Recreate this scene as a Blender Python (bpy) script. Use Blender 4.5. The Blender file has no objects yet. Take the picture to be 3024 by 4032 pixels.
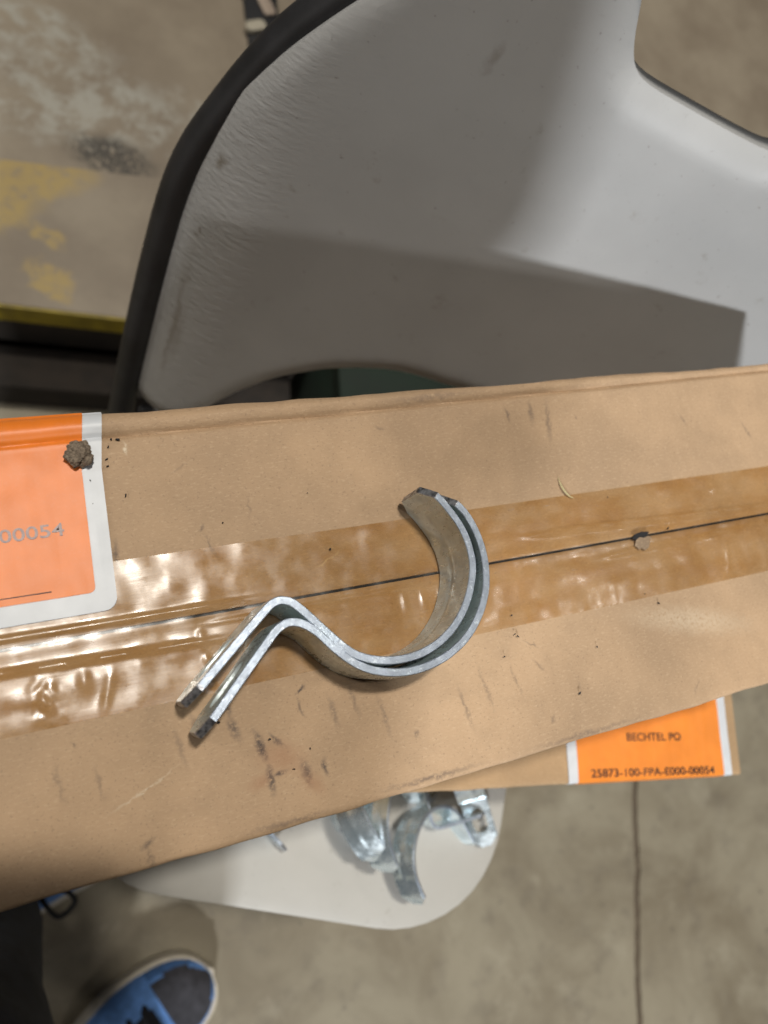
import bpy, bmesh, math, random
from mathutils import Vector, Matrix, noise as mnoise
random.seed(7)
R = math.radians
SC = bpy.context.scene

# ---------------------------------------------------------------- camera
H = 1.06
ROWS = ((0.9119475, 0.1274942, -0.3899961), (-0.2062624, 0.9641174, -0.1671328), (0.3546936, 0.2328579, 0.9055218))
CAMROT = Matrix(ROWS)
cd = bpy.data.cameras.new('camera'); cam = bpy.data.objects.new('camera', cd); SC.collection.objects.link(cam)
cam.matrix_world = Matrix.Translation((0, 0, H)) @ CAMROT.to_4x4()
cd.sensor_fit = 'VERTICAL'; cd.sensor_height = 36.0; cd.lens = 27.04
cd.clip_start = 0.005; cd.clip_end = 60
cd.dof.use_dof = True; cd.dof.focus_distance = 0.325; cd.dof.aperture_fstop = 7.2
SC.camera = cam
# ---------------------------------------------------------------- world and lamps (indoor warehouse)
w = bpy.data.worlds.new('World'); SC.world = w; w.use_nodes = True
w.node_tree.nodes['Background'].inputs[0].default_value = (0.92, 0.94, 1.0, 1)
w.node_tree.nodes['Background'].inputs[1].default_value = 0.018
def lamp(name, d, dist, size, power, col, target=(0.15, 0.05, 0.7)):
    l = bpy.data.lights.new(name, 'AREA'); l.shape = 'RECTANGLE'; l.size = size[0]; l.size_y = size[1]
    l.energy = power; l.color = col
    o = bpy.data.objects.new(name, l); SC.collection.objects.link(o)
    d = Vector(d).normalized(); o.location = Vector(target) + d * dist
    o.rotation_euler = (-d).to_track_quat('-Z', 'Y').to_euler()
    return o
lamp('high_bay_lamp', (-0.03, 0.185, 0.98), 6.0, (0.5, 0.3), 255, (1.0, 0.94, 0.84))
lamp('high_bay_lamp', (-0.075, 0.045, 0.996), 7.0, (0.35, 0.25), 40, (1.0, 0.97, 0.92))
lamp('high_bay_lamp', (-0.24, -0.83, 0.49), 9.0, (0.45, 0.4), 680, (0.95, 0.975, 1.0))
lamp('high_bay_lamp', (-0.62, 0.36, 0.69), 8.0, (0.5, 0.5), 60, (1.0, 0.96, 0.90))
lamp('high_bay_lamp', (-0.76, -0.52, 0.36), 9.0, (0.40, 0.35), 120, (1.0, 0.965, 0.92))
lamp('high_bay_lamp', (0.58, -0.06, 0.81), 8.0, (0.35, 0.3), 26, (1.0, 0.96, 0.90))
SC.view_settings.view_transform = 'Standard'; SC.view_settings.look = 'None'
SC.view_settings.exposure = 0.0; SC.view_settings.gamma = 1.0

# ---------------------------------------------------------------- helpers
COL = SC.collection
def link(name, me, parent=None, mats=()):
    o = bpy.data.objects.new(name, me); COL.objects.link(o)
    for m in mats: me.materials.append(m)
    if parent is not None: o.parent = parent
    return o
def tag(o, label=None, cat=None, group=None, kind=None):
    if label: o['label'] = label
    if cat: o['category'] = cat
    if group: o['group'] = group
    if kind: o['kind'] = kind
    return o
def empty(name, loc=(0, 0, 0), rot=(0, 0, 0)):
    o = bpy.data.objects.new(name, None); o.empty_display_size = 0.05; COL.objects.link(o)
    o.location = loc; o.rotation_euler = rot; return o
def bm_obj(name, bm, mats, parent=None, smooth=True):
    me = bpy.data.meshes.new(name)
    bmesh.ops.recalc_face_normals(bm, faces=bm.faces)
    bm.to_mesh(me); bm.free()
    if smooth:
        me.polygons.foreach_set('use_smooth', [True] * len(me.polygons))
        me.set_sharp_from_angle(angle=R(38))
    return link(name, me, parent, mats)

class NT:
    """small node-tree builder"""
    def __init__(s, name):
        s.m = bpy.data.materials.new(name); s.m.use_nodes = True
        s.t = s.m.node_tree; s.n = s.t.nodes; s.p = s.n['Principled BSDF']
        s.tc = s.n.new('ShaderNodeTexCoord')
    def add(s, kind, **kw):
        x = s.n.new(kind)
        for k, v in kw.items(): setattr(x, k, v)
        return x
    def put(s, sock, v):
        if isinstance(v, bpy.types.NodeSocket): s.t.links.new(v, sock)
        else: sock.default_value = v
    def mapping(s, scale=(1, 1, 1), loc=(0, 0, 0), rot=(0, 0, 0), src=None):
        mp = s.add('ShaderNodeMapping'); s.put(mp.inputs[0], src or s.tc.outputs['Object'])
        mp.inputs['Scale'].default_value = scale; mp.inputs['Location'].default_value = loc; mp.inputs['Rotation'].default_value = rot
        return mp.outputs[0]
    def noise(s, scale, detail=3, rough=0.55, co=None, dist=0.0):
        x = s.add('ShaderNodeTexNoise'); s.put(x.inputs['Vector'], co or s.tc.outputs['Object'])
        x.inputs['Scale'].default_value = scale; x.inputs['Detail'].default_value = detail
        x.inputs['Roughness'].default_value = rough; x.inputs['Distortion'].default_value = dist
        return x.outputs['Fac']
    def ramp(s, f, lo, hi, a=0.0, b=1.0):
        x = s.add('ShaderNodeMapRange', interpolation_type='SMOOTHSTEP'); s.put(x.inputs[0], f)
        for i, v in enumerate((lo, hi, a, b)): x.inputs[i + 1].default_value = v
        return x.outputs[0]
    def math(s, op, a, b=0.0):
        x = s.add('ShaderNodeMath', operation=op); s.put(x.inputs[0], a); s.put(x.inputs[1], b); return x.outputs[0]
    def mix(s, f, a, b):
        x = s.add('ShaderNodeMix', data_type='RGBA'); s.put(x.inputs[0], f)
        s.put(x.inputs[6], a if isinstance(a, bpy.types.NodeSocket) else (*a, 1)); s.put(x.inputs[7], b if isinstance(b, bpy.types.NodeSocket) else (*b, 1))
        return x.outputs[2]
    def bump(s, h, strength=0.3, dist=0.001, nrm=None):
        x = s.add('ShaderNodeBump'); s.put(x.inputs['Height'], h)
        x.inputs['Strength'].default_value = strength; x.inputs['Distance'].default_value = dist
        if nrm: s.put(x.inputs['Normal'], nrm)
        return x.outputs[0]
    def sep(s, src=None):
        x = s.add('ShaderNodeSeparateXYZ'); s.put(x.inputs[0], src or s.tc.outputs['Object']); return x.outputs
    def vadd(s, a, noise_scale, amp):
        """object coordinates warped by noise"""
        n = s.add('ShaderNodeTexNoise'); s.put(n.inputs['Vector'], a); n.inputs['Scale'].default_value = noise_scale; n.inputs['Detail'].default_value = 4
        v1 = s.add('ShaderNodeVectorMath', operation='SUBTRACT'); s.put(v1.inputs[0], n.outputs['Color']); v1.inputs[1].default_value = (.5, .5, .5)
        v2 = s.add('ShaderNodeVectorMath', operation='SCALE'); s.put(v2.inputs[0], v1.outputs[0]); v2.inputs['Scale'].default_value = amp
        v3 = s.add('ShaderNodeVectorMath', operation='ADD'); s.put(v3.inputs[0], a); s.put(v3.inputs[1], v2.outputs[0])
        return v3.outputs[0]
    def stroke(s, co, a, b, wd, soft=1.0):
        """mask: 1 on the segment a-b (object xy), fading to 0 at distance wd"""
        a = Vector((a[0], a[1], 0)); b = Vector((b[0], b[1], 0)); d = b - a; L = max(d.length, 1e-5)
        ang = math.atan2(d.y, d.x)
        mp = s.add('ShaderNodeMapping', vector_type='TEXTURE'); s.put(mp.inputs[0], co)
        mp.inputs['Location'].default_value = ((a + b) / 2)[:]; mp.inputs['Rotation'].default_value = (0, 0, ang)
        mp.inputs['Scale'].default_value = (L / 2 + wd, wd, 1)
        ml = s.add('ShaderNodeVectorMath', operation='MULTIPLY'); s.put(ml.inputs[0], mp.outputs[0]); ml.inputs[1].default_value = (1, 1, 0)
        ln = s.add('ShaderNodeVectorMath', operation='LENGTH'); s.put(ln.inputs[0], ml.outputs[0])
        return s.ramp(ln.outputs['Value'], 1.0, 1.0 - soft)
    def fin(s, col=None, rough=None, nrm=None, metal=None, **kw):
        if col is not None: s.put(s.p.inputs['Base Color'], col if isinstance(col, bpy.types.NodeSocket) else (*col, 1))
        if rough is not None: s.put(s.p.inputs['Roughness'], rough)
        if metal is not None: s.put(s.p.inputs['Metallic'], metal)
        if nrm is not None: s.put(s.p.inputs['Normal'], nrm)
        for k, v in kw.items(): s.put(s.p.inputs[k], v)
        return s.m

# ---------------------------------------------------------------- materials
def kraft(name, base=(0.44, 0.298, 0.180), marks=(), rust=(), pale=()):
    n = NT(name)
    big = n.noise(9, 4, 0.6); mid = n.noise(60, 4, 0.65)
    fib = n.noise(1.0, 3, 0.7, n.mapping((420, 1100, 600)))
    fl2 = n.noise(900, 2, 0.5)
    lo = tuple(c * 0.80 for c in base); hi = tuple(min(1, c * 1.14) for c in base)
    c = n.mix(n.ramp(big, 0.3, 0.72), lo, hi)
    c = n.mix(n.math('MULTIPLY', n.ramp(mid, 0.45, 0.75), 0.35), c, tuple(c_ * 0.78 for c_ in base))
    c = n.mix(n.math('MULTIPLY', n.ramp(fib, 0.5, 0.75), 0.40), c, (0.62, 0.46, 0.30))
    c = n.mix(n.math('MULTIPLY', n.ramp(fl2, 0.60, 0.72), 0.35), c, (0.20, 0.13, 0.08))
    warp = n.vadd(n.tc.outputs['Object'], 260, 0.004)
    rag = n.ramp(n.noise(620, 4, 0.7), 0.33, 0.52)
    if marks:
        acc = None
        for (a, b, wd, st) in marks:
            m = n.math('MULTIPLY', n.stroke(warp, a, b, wd), st)
            acc = m if acc is None else n.math('MAXIMUM', acc, m)
        c = n.mix(n.math('MULTIPLY', acc, rag), c, (0.075, 0.06, 0.055))
    for (a, b, wd, st) in rust:
        c = n.mix(n.math('MULTIPLY', n.stroke(warp, a, b, wd), st), c, (0.30, 0.13, 0.06))
    for (a, b, wd, st) in pale:
        c = n.mix(n.math('MULTIPLY', n.math('MULTIPLY', n.stroke(warp, a, b, wd), st), rag), c, (0.70, 0.60, 0.45))
    wvn = n.add('ShaderNodeTexWave', wave_type='BANDS', bands_direction='X'); n.put(wvn.inputs['Vector'], n.vadd(n.tc.outputs['Object'], 14, 0.003)); wvn.inputs['Scale'].default_value = 42; wvn.inputs['Distortion'].default_value = 0.6
    nr = n.bump(fib, 0.35, 0.0004); nr = n.bump(mid, 0.30, 0.0010, nr); nr = n.bump(wvn.outputs['Fac'], 0.10, 0.0004, nr)
    return n.fin(c, 0.72, nr)

box1_marks = [((.0495,-.0030),(.0520,-.0145),.0022,.95),((.0515,-.015),(.0535,-.023),.0030,.75),((.0600,-.0210),(.0630,-.0350),.0027,1.0),
 ((.0630,-.0350),(.0632,-.0470),.0024,.9),((.0655,-.0235),(.0705,-.0310),.0016,.8),((.0640,-.0400),(.0700,-.0395),.0012,.9),
 ((.0835,-.0085),(.0790,-.0125),.0014,1.0),((.0790,-.0130),(.0805,-.0210),.0013,.6),((.0765,-.0370),(.0785,-.0470),.0028,.75),((.0855,-.0390),(.0850,-.0445),.0022,.85),
 ((.2085,.1010),(.2102,.0922),.0016,.55),((.2341,.1037),(.2298,.0795),.0024,.5),((.224,.104),(.222,.090),.0020,.5),((.3598,.0805),(.3643,.0690),.0015,.6),
 ((.0200,.062),(.0190,.047),.0018,.7),((.092,-.014),(.094,-.030),.0020,.45),((.101,-.010),(.104,-.028),.0016,.4),((.113,-.017),(.116,-.040),.0018,.35),
 ((.150,-.022),(.154,-.045),.0016,.45),((.162,-.015),(.166,-.040),.0018,.35),((.178,-.019),(.181,-.036),.0014,.35),((-.012,-.015),(-.010,-.032),.0016,.35),((.001,-.020),(.003,-.034),.0014,.35),
 ((.030,-.012),(.033,-.030),.0020,.35),((.037,-.008),(.040,-.022),.0018,.4),((.013,-.053),(.018,-.050),.0016,.6),((.10,-.057),(.16,-.058),.0018,.6),((.17,-.058),(.25,-.0585),.0020,.45),((.045,-.058),(.09,-.0585),.0018,.5),
 ((.140,.108),(.20,.110),.0026,.35)]
_r = random.Random(11)
for _k in range(16):
    _x, _y = _r.uniform(-.02, .33), _r.choice((_r.uniform(-.055, -.01), _r.uniform(.06, .10)))
    _a = R(_r.gauss(100, 40)); _l = _r.uniform(.002, .016)
    box1_marks.append(((_x, _y), (_x + _l * math.cos(_a), _y - _l * abs(math.sin(_a))), _r.uniform(.0006, .0016), _r.uniform(.2, .55)))
box1_rust = [((.064,-.032),(.074,-.036),.009,.42),((.056,-.042),(.062,-.040),.004,.4),((.076,-.042),(.082,-.050),.005,.35)]
box1_pale = [((.245,-.010),(.33,-.030),.010,.35),((.0,-.040),(.034,-.026),.0007,.6),((.029,.094),(.0285,.100),.0012,.9),((.112,.044),(.095,.036),.0008,.5)]
M_BOX1 = kraft('kraft_cardboard_dirty', marks=box1_marks, rust=box1_rust, pale=box1_pale)
M_BOX2 = kraft('kraft_cardboard_clean', base=(0.43, 0.285, 0.155))

def tape_mat():
    n = NT('clear_packing_tape'); n.n.remove(n.p)
    tr = n.add('ShaderNodeBsdfTransparent'); gl = n.add('ShaderNodeBsdfGlossy'); df = n.add('ShaderNodeBsdfDiffuse')
    stain = n.ramp(n.noise(28, 4, 0.6, n.mapping((1, 2.2, 1))), 0.35, 0.68)
    n.put(tr.inputs[0], n.mix(stain, (0.94, 0.86, 0.70), (0.86, 0.73, 0.50)))
    streak = n.noise(1.0, 4, 0.7, n.mapping((9, 120, 50), rot=(0, 0, R(2))))
    crinkle = n.noise(1.0, 3, 0.6, n.mapping((50, 40, 50)))
    n.put(gl.inputs['Roughness'], n.ramp(n.noise(120, 3), 0.3, 0.7, 0.17, 0.34))
    nb = n.bump(n.math('ADD', n.math('MULTIPLY', streak, 0.8), crinkle), 0.14, 0.0005)
    n.put(gl.inputs['Normal'], nb)
    df.inputs[0].default_value = (0.62, 0.57, 0.50, 1)
    ge = n.add('ShaderNodeNewGeometry'); fr = n.add('ShaderNodeFresnel'); n.put(fr.inputs[0], n.ramp(ge.outputs['Backfacing'], 0, 1, 1.5, 1 / 1.5)); n.put(fr.inputs['Normal'], nb)
    mx = n.add('ShaderNodeMixShader'); n.put(mx.inputs[0], n.math('ADD', fr.outputs[0], 0.015)); n.put(mx.inputs[1], tr.outputs[0]); n.put(mx.inputs[2], gl.outputs[0])
    scr = n.ramp(n.noise(1.0, 5, 0.75, n.mapping((90, 500, 50), rot=(0, 0, R(40)))), 0.62, 0.76)
    hz = n.math('ADD', n.math('MULTIPLY', scr, 0.35), 0.03)
    m2 = n.add('ShaderNodeMixShader'); n.put(m2.inputs[0], hz); n.put(m2.inputs[1], mx.outputs[0]); n.put(m2.inputs[2], df.outputs[0])
    n.put(n.n['Material Output'].inputs[0], m2.outputs[0]); return n.m
M_TAPE = tape_mat()

def paper(name, col, rough, worn=0.0):
    n = NT(name); a = n.noise(45, 4, 0.6); f = n.noise(700, 3, 0.6)
    corr = n.noise(1.0, 2, 0.5, n.mapping((150, 3, 1)))
    c = n.mix(n.ramp(a, 0.35, 0.7), tuple(x * 0.88 for x in col), col)
    if worn: c = n.mix(n.math('MULTIPLY', n.ramp(f, 0.52, 0.68), worn), c, tuple(min(1, x * 0.6 + 0.32) for x in col))
    wvn = n.add('ShaderNodeTexWave', wave_type='BANDS', bands_direction='X'); n.put(wvn.inputs['Vector'], n.vadd(n.tc.outputs['Object'], 20, 0.002)); wvn.inputs['Scale'].default_value = 36
    nr = n.bump(corr, 0.25, 0.0005); nr = n.bump(wvn.outputs['Fac'], 0.10, 0.0006, nr); nr = n.bump(f, 0.10, 0.0002, nr)
    return n.fin(c, rough, nr)
M_WHITE = paper('white_label_paper', (0.66, 0.69, 0.73), 0.45)
M_ORANGE1 = paper('orange_label_print', (0.84, 0.215, 0.022), 0.45, 0.05)
M_ORANGE2 = paper('orange_label_print_clean', (0.86, 0.27, 0.04), 0.42)
def plain(name, col, rough=0.6, metal=0.0, var=0.15, scale=60, bump=0.0, bscale=300):
    n = NT(name); c = n.mix(n.ramp(n.noise(scale, 4, 0.6), 0.3, 0.7), tuple(x * (1 - var) for x in col), tuple(min(1, x * (1 + var)) for x in col))
    nr = n.bump(n.noise(bscale, 3), bump, 0.0006) if bump else None
    return n.fin(c, rough, nr, metal)
M_INK = plain('black_print_ink', (0.025, 0.022, 0.022), 0.6)
def ink_worn():
    n = NT('faded_print_ink'); c = n.mix(n.ramp(n.noise(500, 3, 0.7), 0.35, 0.75), (0.24, 0.18, 0.18), (0.42, 0.30, 0.28)); return n.fin(c, 0.45)
M_INKW = ink_worn()
def zinc(name, base, rough, scratch):
    n = NT(name)
    a = n.noise(140, 4, 0.65); g = n.noise(1.0, 3, 0.7, n.mapping(scratch))
    blot = n.noise(45, 3, 0.6)
    c = n.mix(n.ramp(a, 0.3, 0.7), tuple(x * 0.72 for x in base), base)
    c = n.mix(n.math('MULTIPLY', n.ramp(blot, 0.5, 0.72), 0.35), c, (0.50, 0.62, 0.72))
    if name != 'zinc_plated_steel':
        c = n.mix(n.math('MULTIPLY', n.ramp(n.noise(850, 4, 0.7), 0.52, 0.66), 0.55), c, (0.20, 0.24, 0.33))
        c = n.mix(n.math('MULTIPLY', n.ramp(n.noise(420, 4, 0.7), 0.56, 0.68), 0.6), c, (0.80, 0.88, 0.95))
    rg = n.ramp(g, 0.3, 0.7, rough - 0.08, rough + 0.14)
    nr = n.bump(g, 0.30, 0.0003); nr = n.bump(a, 0.12, 0.0006, nr)
    return n.fin(c, rg, nr, 0.42 if name == 'zinc_plated_steel' else 0.75)
M_ZINC = zinc('zinc_plated_steel', (0.74, 0.84, 0.85), 0.30, (300, 300, 90))
M_ZEDGE = zinc('sheared_zinc_edge', (0.42, 0.48, 0.57), 0.42, (1500, 1500, 900))
M_ZEND = plain('dark_sheared_end', (0.33, 0.34, 0.37), 0.40, 0.8, 0.7, 500, 0.5, 900)
def bright_zinc():
    n = NT('bright_galvanised_steel'); a = n.noise(150, 2, 0.5); b_ = n.noise(60, 4, 0.6)
    c = n.mix(n.ramp(b_, 0.3, 0.7), (0.62, 0.74, 0.80), (0.84, 0.92, 0.96))
    return n.fin(c, n.ramp(b_, 0.35, 0.65, 0.16, 0.32), n.bump(a, 0.32, 0.0014), 0.80)
M_ZBRIGHT = bright_zinc()
def plastic(name, col, wr):
    n = NT(name)
    a = n.noise(11, 4, 0.6); peb = n.noise(420, 2, 0.5)
    wv = n.noise(1.0, 3, 0.6, n.mapping((90, 260, 420), rot=(0, 0, R(-20))))
    c = n.mix(n.ramp(a, 0.3, 0.75), tuple(x * 0.90 for x in col), col)
    dirt = n.ramp(n.noise(55, 5, 0.72), 0.60, 0.78)
    c = n.mix(n.math('MULTIPLY', dirt, 0.40), c, (0.16, 0.14, 0.10))
    c = n.mix(n.math('MULTIPLY', n.ramp(n.noise(340, 2, 0.5), 0.70, 0.78), 0.4), c, (0.12, 0.10, 0.08))
    if wr:
        wv_ = n.vadd(n.tc.outputs['Object'], 90, 0.012)
        for (a_, b_, w_, st_) in (((-.068, .297), (-.066, .299), .0042, .38), ((-.183, .256), (-.176, .254), .0022, .7), ((-.183, .239), (-.182, .238), .0016, .8), ((-.180, .190), (-.183, .234), .0035, .5), ((-.176, .200), (-.178, .215), .006, .3), ((-.150, .330), (-.10, .36), .005, .25)):
            c = n.mix(n.math('MULTIPLY', n.stroke(wv_, a_, b_, w_), st_), c, (0.13, 0.105, 0.07))
    s = n.sep(); lip = n.ramp(s[0], -0.125, -0.175)
    nr = n.bump(peb, 0.18, 0.0003); h2 = n.math('MULTIPLY', wv, lip)
    if wr: nr = n.bump(h2, 0.6, 0.0010, nr)
    return n.fin(c, 0.48, nr)
M_BACK = plastic('grey_moulded_plastic', (0.37, 0.372, 0.37), True)
M_SEAT = plastic('pale_moulded_plastic', (0.44, 0.43, 0.40), False)
M_FRAME = plain('black_powder_coat', (0.013, 0.013, 0.015), 0.58, 0.0, 0.4, 30, 0.15, 500)
M_BLACK = plain('black_rubber', (0.012, 0.012, 0.014), 0.5)

def concrete():
    n = NT('stained_concrete'); a = n.noise(5.5, 6, 0.62, dist=0.6); b = n.noise(21, 5, 0.65); f = n.noise(260, 3, 0.6)
    c = n.mix(n.ramp(a, 0.30, 0.68), (0.160, 0.132, 0.088), (0.255, 0.225, 0.162))
    c = n.mix(n.math('MULTIPLY', n.ramp(b, 0.5, 0.72), 0.45), c, (0.115, 0.095, 0.07))
    c = n.mix(n.math('MULTIPLY', n.ramp(n.noise(13, 5, 0.7), 0.55, 0.68), 0.40), c, (0.31, 0.28, 0.21))
    c = n.mix(n.math('MULTIPLY', n.ramp(f, 0.58, 0.72), 0.25), c, (0.13, 0.115, 0.09))
    c = n.mix(n.math('MULTIPLY', n.ramp(n.noise(38, 3, 0.6), 0.66, 0.72), 0.55), c, (0.10, 0.085, 0.065))
    return n.fin(c, 0.62, n.bump(f, 0.2, 0.002))
M_FLOOR = concrete()
M_GROOVE = plain('dirty_joint', (0.10, 0.075, 0.05), 0.9)

def platform_mat():
    # object x runs along the front edge, y away from it
    n = NT('worn_platform_top'); co = n.tc.outputs['Object']
    a = n.noise(8, 5, 0.6); f = n.noise(240, 3, 0.6)
    c = n.mix(n.ramp(a, 0.3, 0.7), (0.17, 0.135, 0.095), (0.24, 0.20, 0.145))
    c = n.mix(n.math('MULTIPLY', n.ramp(n.noise(24, 5, 0.7), 0.55, 0.72), 0.35), c, (0.19, 0.15, 0.105))
    wp = n.vadd(co, 30, 0.055)
    pale = n.math('MAXIMUM', n.stroke(wp, (-0.08, 0.29), (0.20, 0.285), 0.075, 0.5), n.stroke(wp, (-0.05, 0.40), (0.10, 0.36), 0.05, 0.6))
    pale = n.math('MAXIMUM', pale, n.stroke(wp, (0.20, 0.33), (0.26, 0.27), 0.018, 0.6))
    rag = n.ramp(n.noise(30, 8, 0.72, dist=0.3), 0.42, 0.60)
    c = n.mix(n.math('MULTIPLY', n.math('MULTIPLY', pale, rag), 0.75), c, (0.33, 0.325, 0.285))
    # worn yellow paint, cut off sharply along a masked line 0.187 from the edge
    s = n.sep(); cut = n.math('LESS_THAN', n.math('ADD', s[1], n.math('MULTIPLY', s[0], -0.072)), 0.187)
    yel = n.math('MAXIMUM', n.stroke(wp, (-0.16, 0.165), (0.050, 0.185), 0.060, 0.25), n.stroke(wp, (-0.12, 0.10), (0.005, 0.125), 0.045, 0.3))
    yel = n.math('MAXIMUM', yel, n.stroke(wp, (0.035, 0.095), (0.055, 0.085), 0.020, 0.5))
    yel = n.math('MAXIMUM', yel, n.stroke(wp, (0.035, 0.045), (0.070, 0.020), 0.020, 0.5))
    yr = n.ramp(n.noise(60, 8, 0.75), 0.30, 0.56)
    c = n.mix(n.math('MULTIPLY', n.math('MULTIPLY', n.math('MULTIPLY', yel, yr), cut), 0.9), c, (0.33, 0.235, 0.07))
    above = n.math('SUBTRACT', 1.0, cut)
    sm = n.stroke(n.vadd(co, 60, 0.02), (0.085, 0.222), (0.145, 0.212), 0.038, 0.6)
    sq = n.ramp(n.noise(1.0, 3, 0.7, n.mapping((105, 80, 1), rot=(0, 0, 0.6)), dist=1.5), 0.40, 0.50)
    c = n.mix(n.math('MULTIPLY', n.math('MULTIPLY', n.math('MULTIPLY', sm, sq), above), 0.97), c, (0.03, 0.024, 0.016))
    return n.fin(c, 0.6, n.bump(f, 0.15, 0.001))
M_PLAT = platform_mat()
M_YELLOW = plain('yellow_edge_paint', (0.24, 0.18, 0.008), 0.5, 0, 0.25, 40)
M_WOODSHADE = plain('dark_timber_shade', (0.02, 0.014, 0.009), 0.9, 0, 0.3, 25)  # wood of the bearers; near-black also stands for shade under the platform
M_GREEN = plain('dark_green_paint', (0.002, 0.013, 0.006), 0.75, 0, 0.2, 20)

# ---------------------------------------------------------------- generic sheet: outline (+ holes) -> thick bevelled plate -> mapped into 3D
def sheet(outline, holes, thick, edge, segs, us, vs, fn, matfn=None):
    bm = bmesh.new(); es = []
    for loop in [outline] + list(holes):
        v = [bm.verts.new((p[0], p[1], 0)) for p in loop]
        es += [bm.edges.new((v[i], v[(i + 1) % len(v)])) for i in range(len(v))]
    bmesh.ops.triangle_fill(bm, use_beauty=True, use_dissolve=False, edges=es)
    bmesh.ops.recalc_face_normals(bm, faces=bm.faces)
    top = list(bm.faces)
    if top[0].normal.z < 0: bmesh.ops.reverse_faces(bm, faces=top)
    ret = bmesh.ops.extrude_face_region(bm, geom=list(bm.faces))
    nv = [g for g in ret['geom'] if isinstance(g, bmesh.types.BMVert)]
    bmesh.ops.translate(bm, verts=nv, vec=(0, 0, thick))
    bmesh.ops.recalc_face_normals(bm, faces=bm.faces)
    if edge > 0:
        be = [e for e in bm.edges if len(e.link_faces) == 2 and abs(e.link_faces[0].normal.z - e.link_faces[1].normal.z) > 0.9]
        bmesh.ops.bevel(bm, geom=be, offset=edge, segments=segs, profile=0.5, affect='EDGES', clamp_overlap=True)
    for axis, vals in ((0, us), (1, vs)):
        for val in vals:
            no = (1, 0, 0) if axis == 0 else (0, 1, 0)
            co = (val, 0, 0) if axis == 0 else (0, val, 0)
            bmesh.ops.bisect_plane(bm, geom=bm.verts[:] + bm.edges[:] + bm.faces[:], plane_co=co, plane_no=no)
    bm.normal_update()
    if matfn:
        for f in bm.faces: f.material_index = matfn(f.normal.copy(), f.calc_center_median())
    for v in bm.verts: v.co = Vector(fn(*v.co))
    return bm
def frange(a, b, n): return [a + (b - a) * i / n for i in range(n + 1)]
def rrect(x0, y0, x1, y1, r, n=6, rs=None):
    rs = rs or (r, r, r, r); pts = []
    for (cx, cy, a0, rr) in ((x1, y1, 0, rs[0]), (x0, y1, 90, rs[1]), (x0, y0, 180, rs[2]), (x1, y0, 270, rs[3])):
        ccx = cx - rr if cx == x1 else cx + rr; ccy = cy - rr if cy == y1 else cy + rr
        for i in range(n + 1):
            t = R(a0 + 90 * i / n); pts.append((ccx + rr * math.cos(t), ccy + rr * math.sin(t)))
    return pts
def catmull(P, k=8, closed=False):
    out = []; n = len(P); rng = range(n if closed else n - 1)
    for i in rng:
        g = (lambda j: P[j % n]) if closed else (lambda j: P[min(max(j, 0), n - 1)])
        p0, p1, p2, p3 = [Vector(g(i + d)) for d in (-1, 0, 1, 2)]
        for s in range(k):
            t = s / k
            out.append(0.5 * ((2 * p1) + (p2 - p0) * t + (2 * p0 - 5 * p1 + 4 * p2 - p3) * t * t + (3 * p1 - p0 - 3 * p2 + p3) * t ** 3))
    if not closed: out.append(Vector(P[-1]))
    return out
def tube(bm, pts, r, seg=14, caps=True, rf=None):
    pts = [Vector(p) for p in pts]; rings = []
    t0 = (pts[1] - pts[0]).normalized(); up = Vector((0, 0, 1)) if abs(t0.z) < 0.9 else Vector((1, 0, 0))
    nx = t0.cross(up).normalized()
    for i, p in enumerate(pts):
        t = (pts[min(i + 1, len(pts) - 1)] - pts[max(i - 1, 0)]).normalized()
        nx = (nx - t * nx.dot(t)).normalized(); ny = t.cross(nx)
        rr = rf(i / (len(pts) - 1)) if rf else r
        rings.append([bm.verts.new(p + (nx * math.cos(a) + ny * math.sin(a)) * rr) for a in [2 * math.pi * k / seg for k in range(seg)]])
    for a, b in zip(rings, rings[1:]):
        for k in range(seg): bm.faces.new((a[k], a[(k + 1) % seg], b[(k + 1) % seg], b[k]))
    if caps: bm.faces.new(rings[0][::-1]); bm.faces.new(rings[-1])
def box_bm(bm, x0, x1, y0, y1, z0, z1, bev=0.0):
    r = bmesh.ops.create_cube(bm, size=1.0); vs = r['verts']
    for v in vs: v.co = Vector((x0 + (v.co.x + .5) * (x1 - x0), y0 + (v.co.y + .5) * (y1 - y0), z0 + (v.co.z + .5) * (z1 - z0)))
    if bev:
        es = list({e for v in vs for e in v.link_edges}); bmesh.ops.bevel(bm, geom=es, offset=bev, segments=2, profile=0.5, affect='EDGES')

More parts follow.
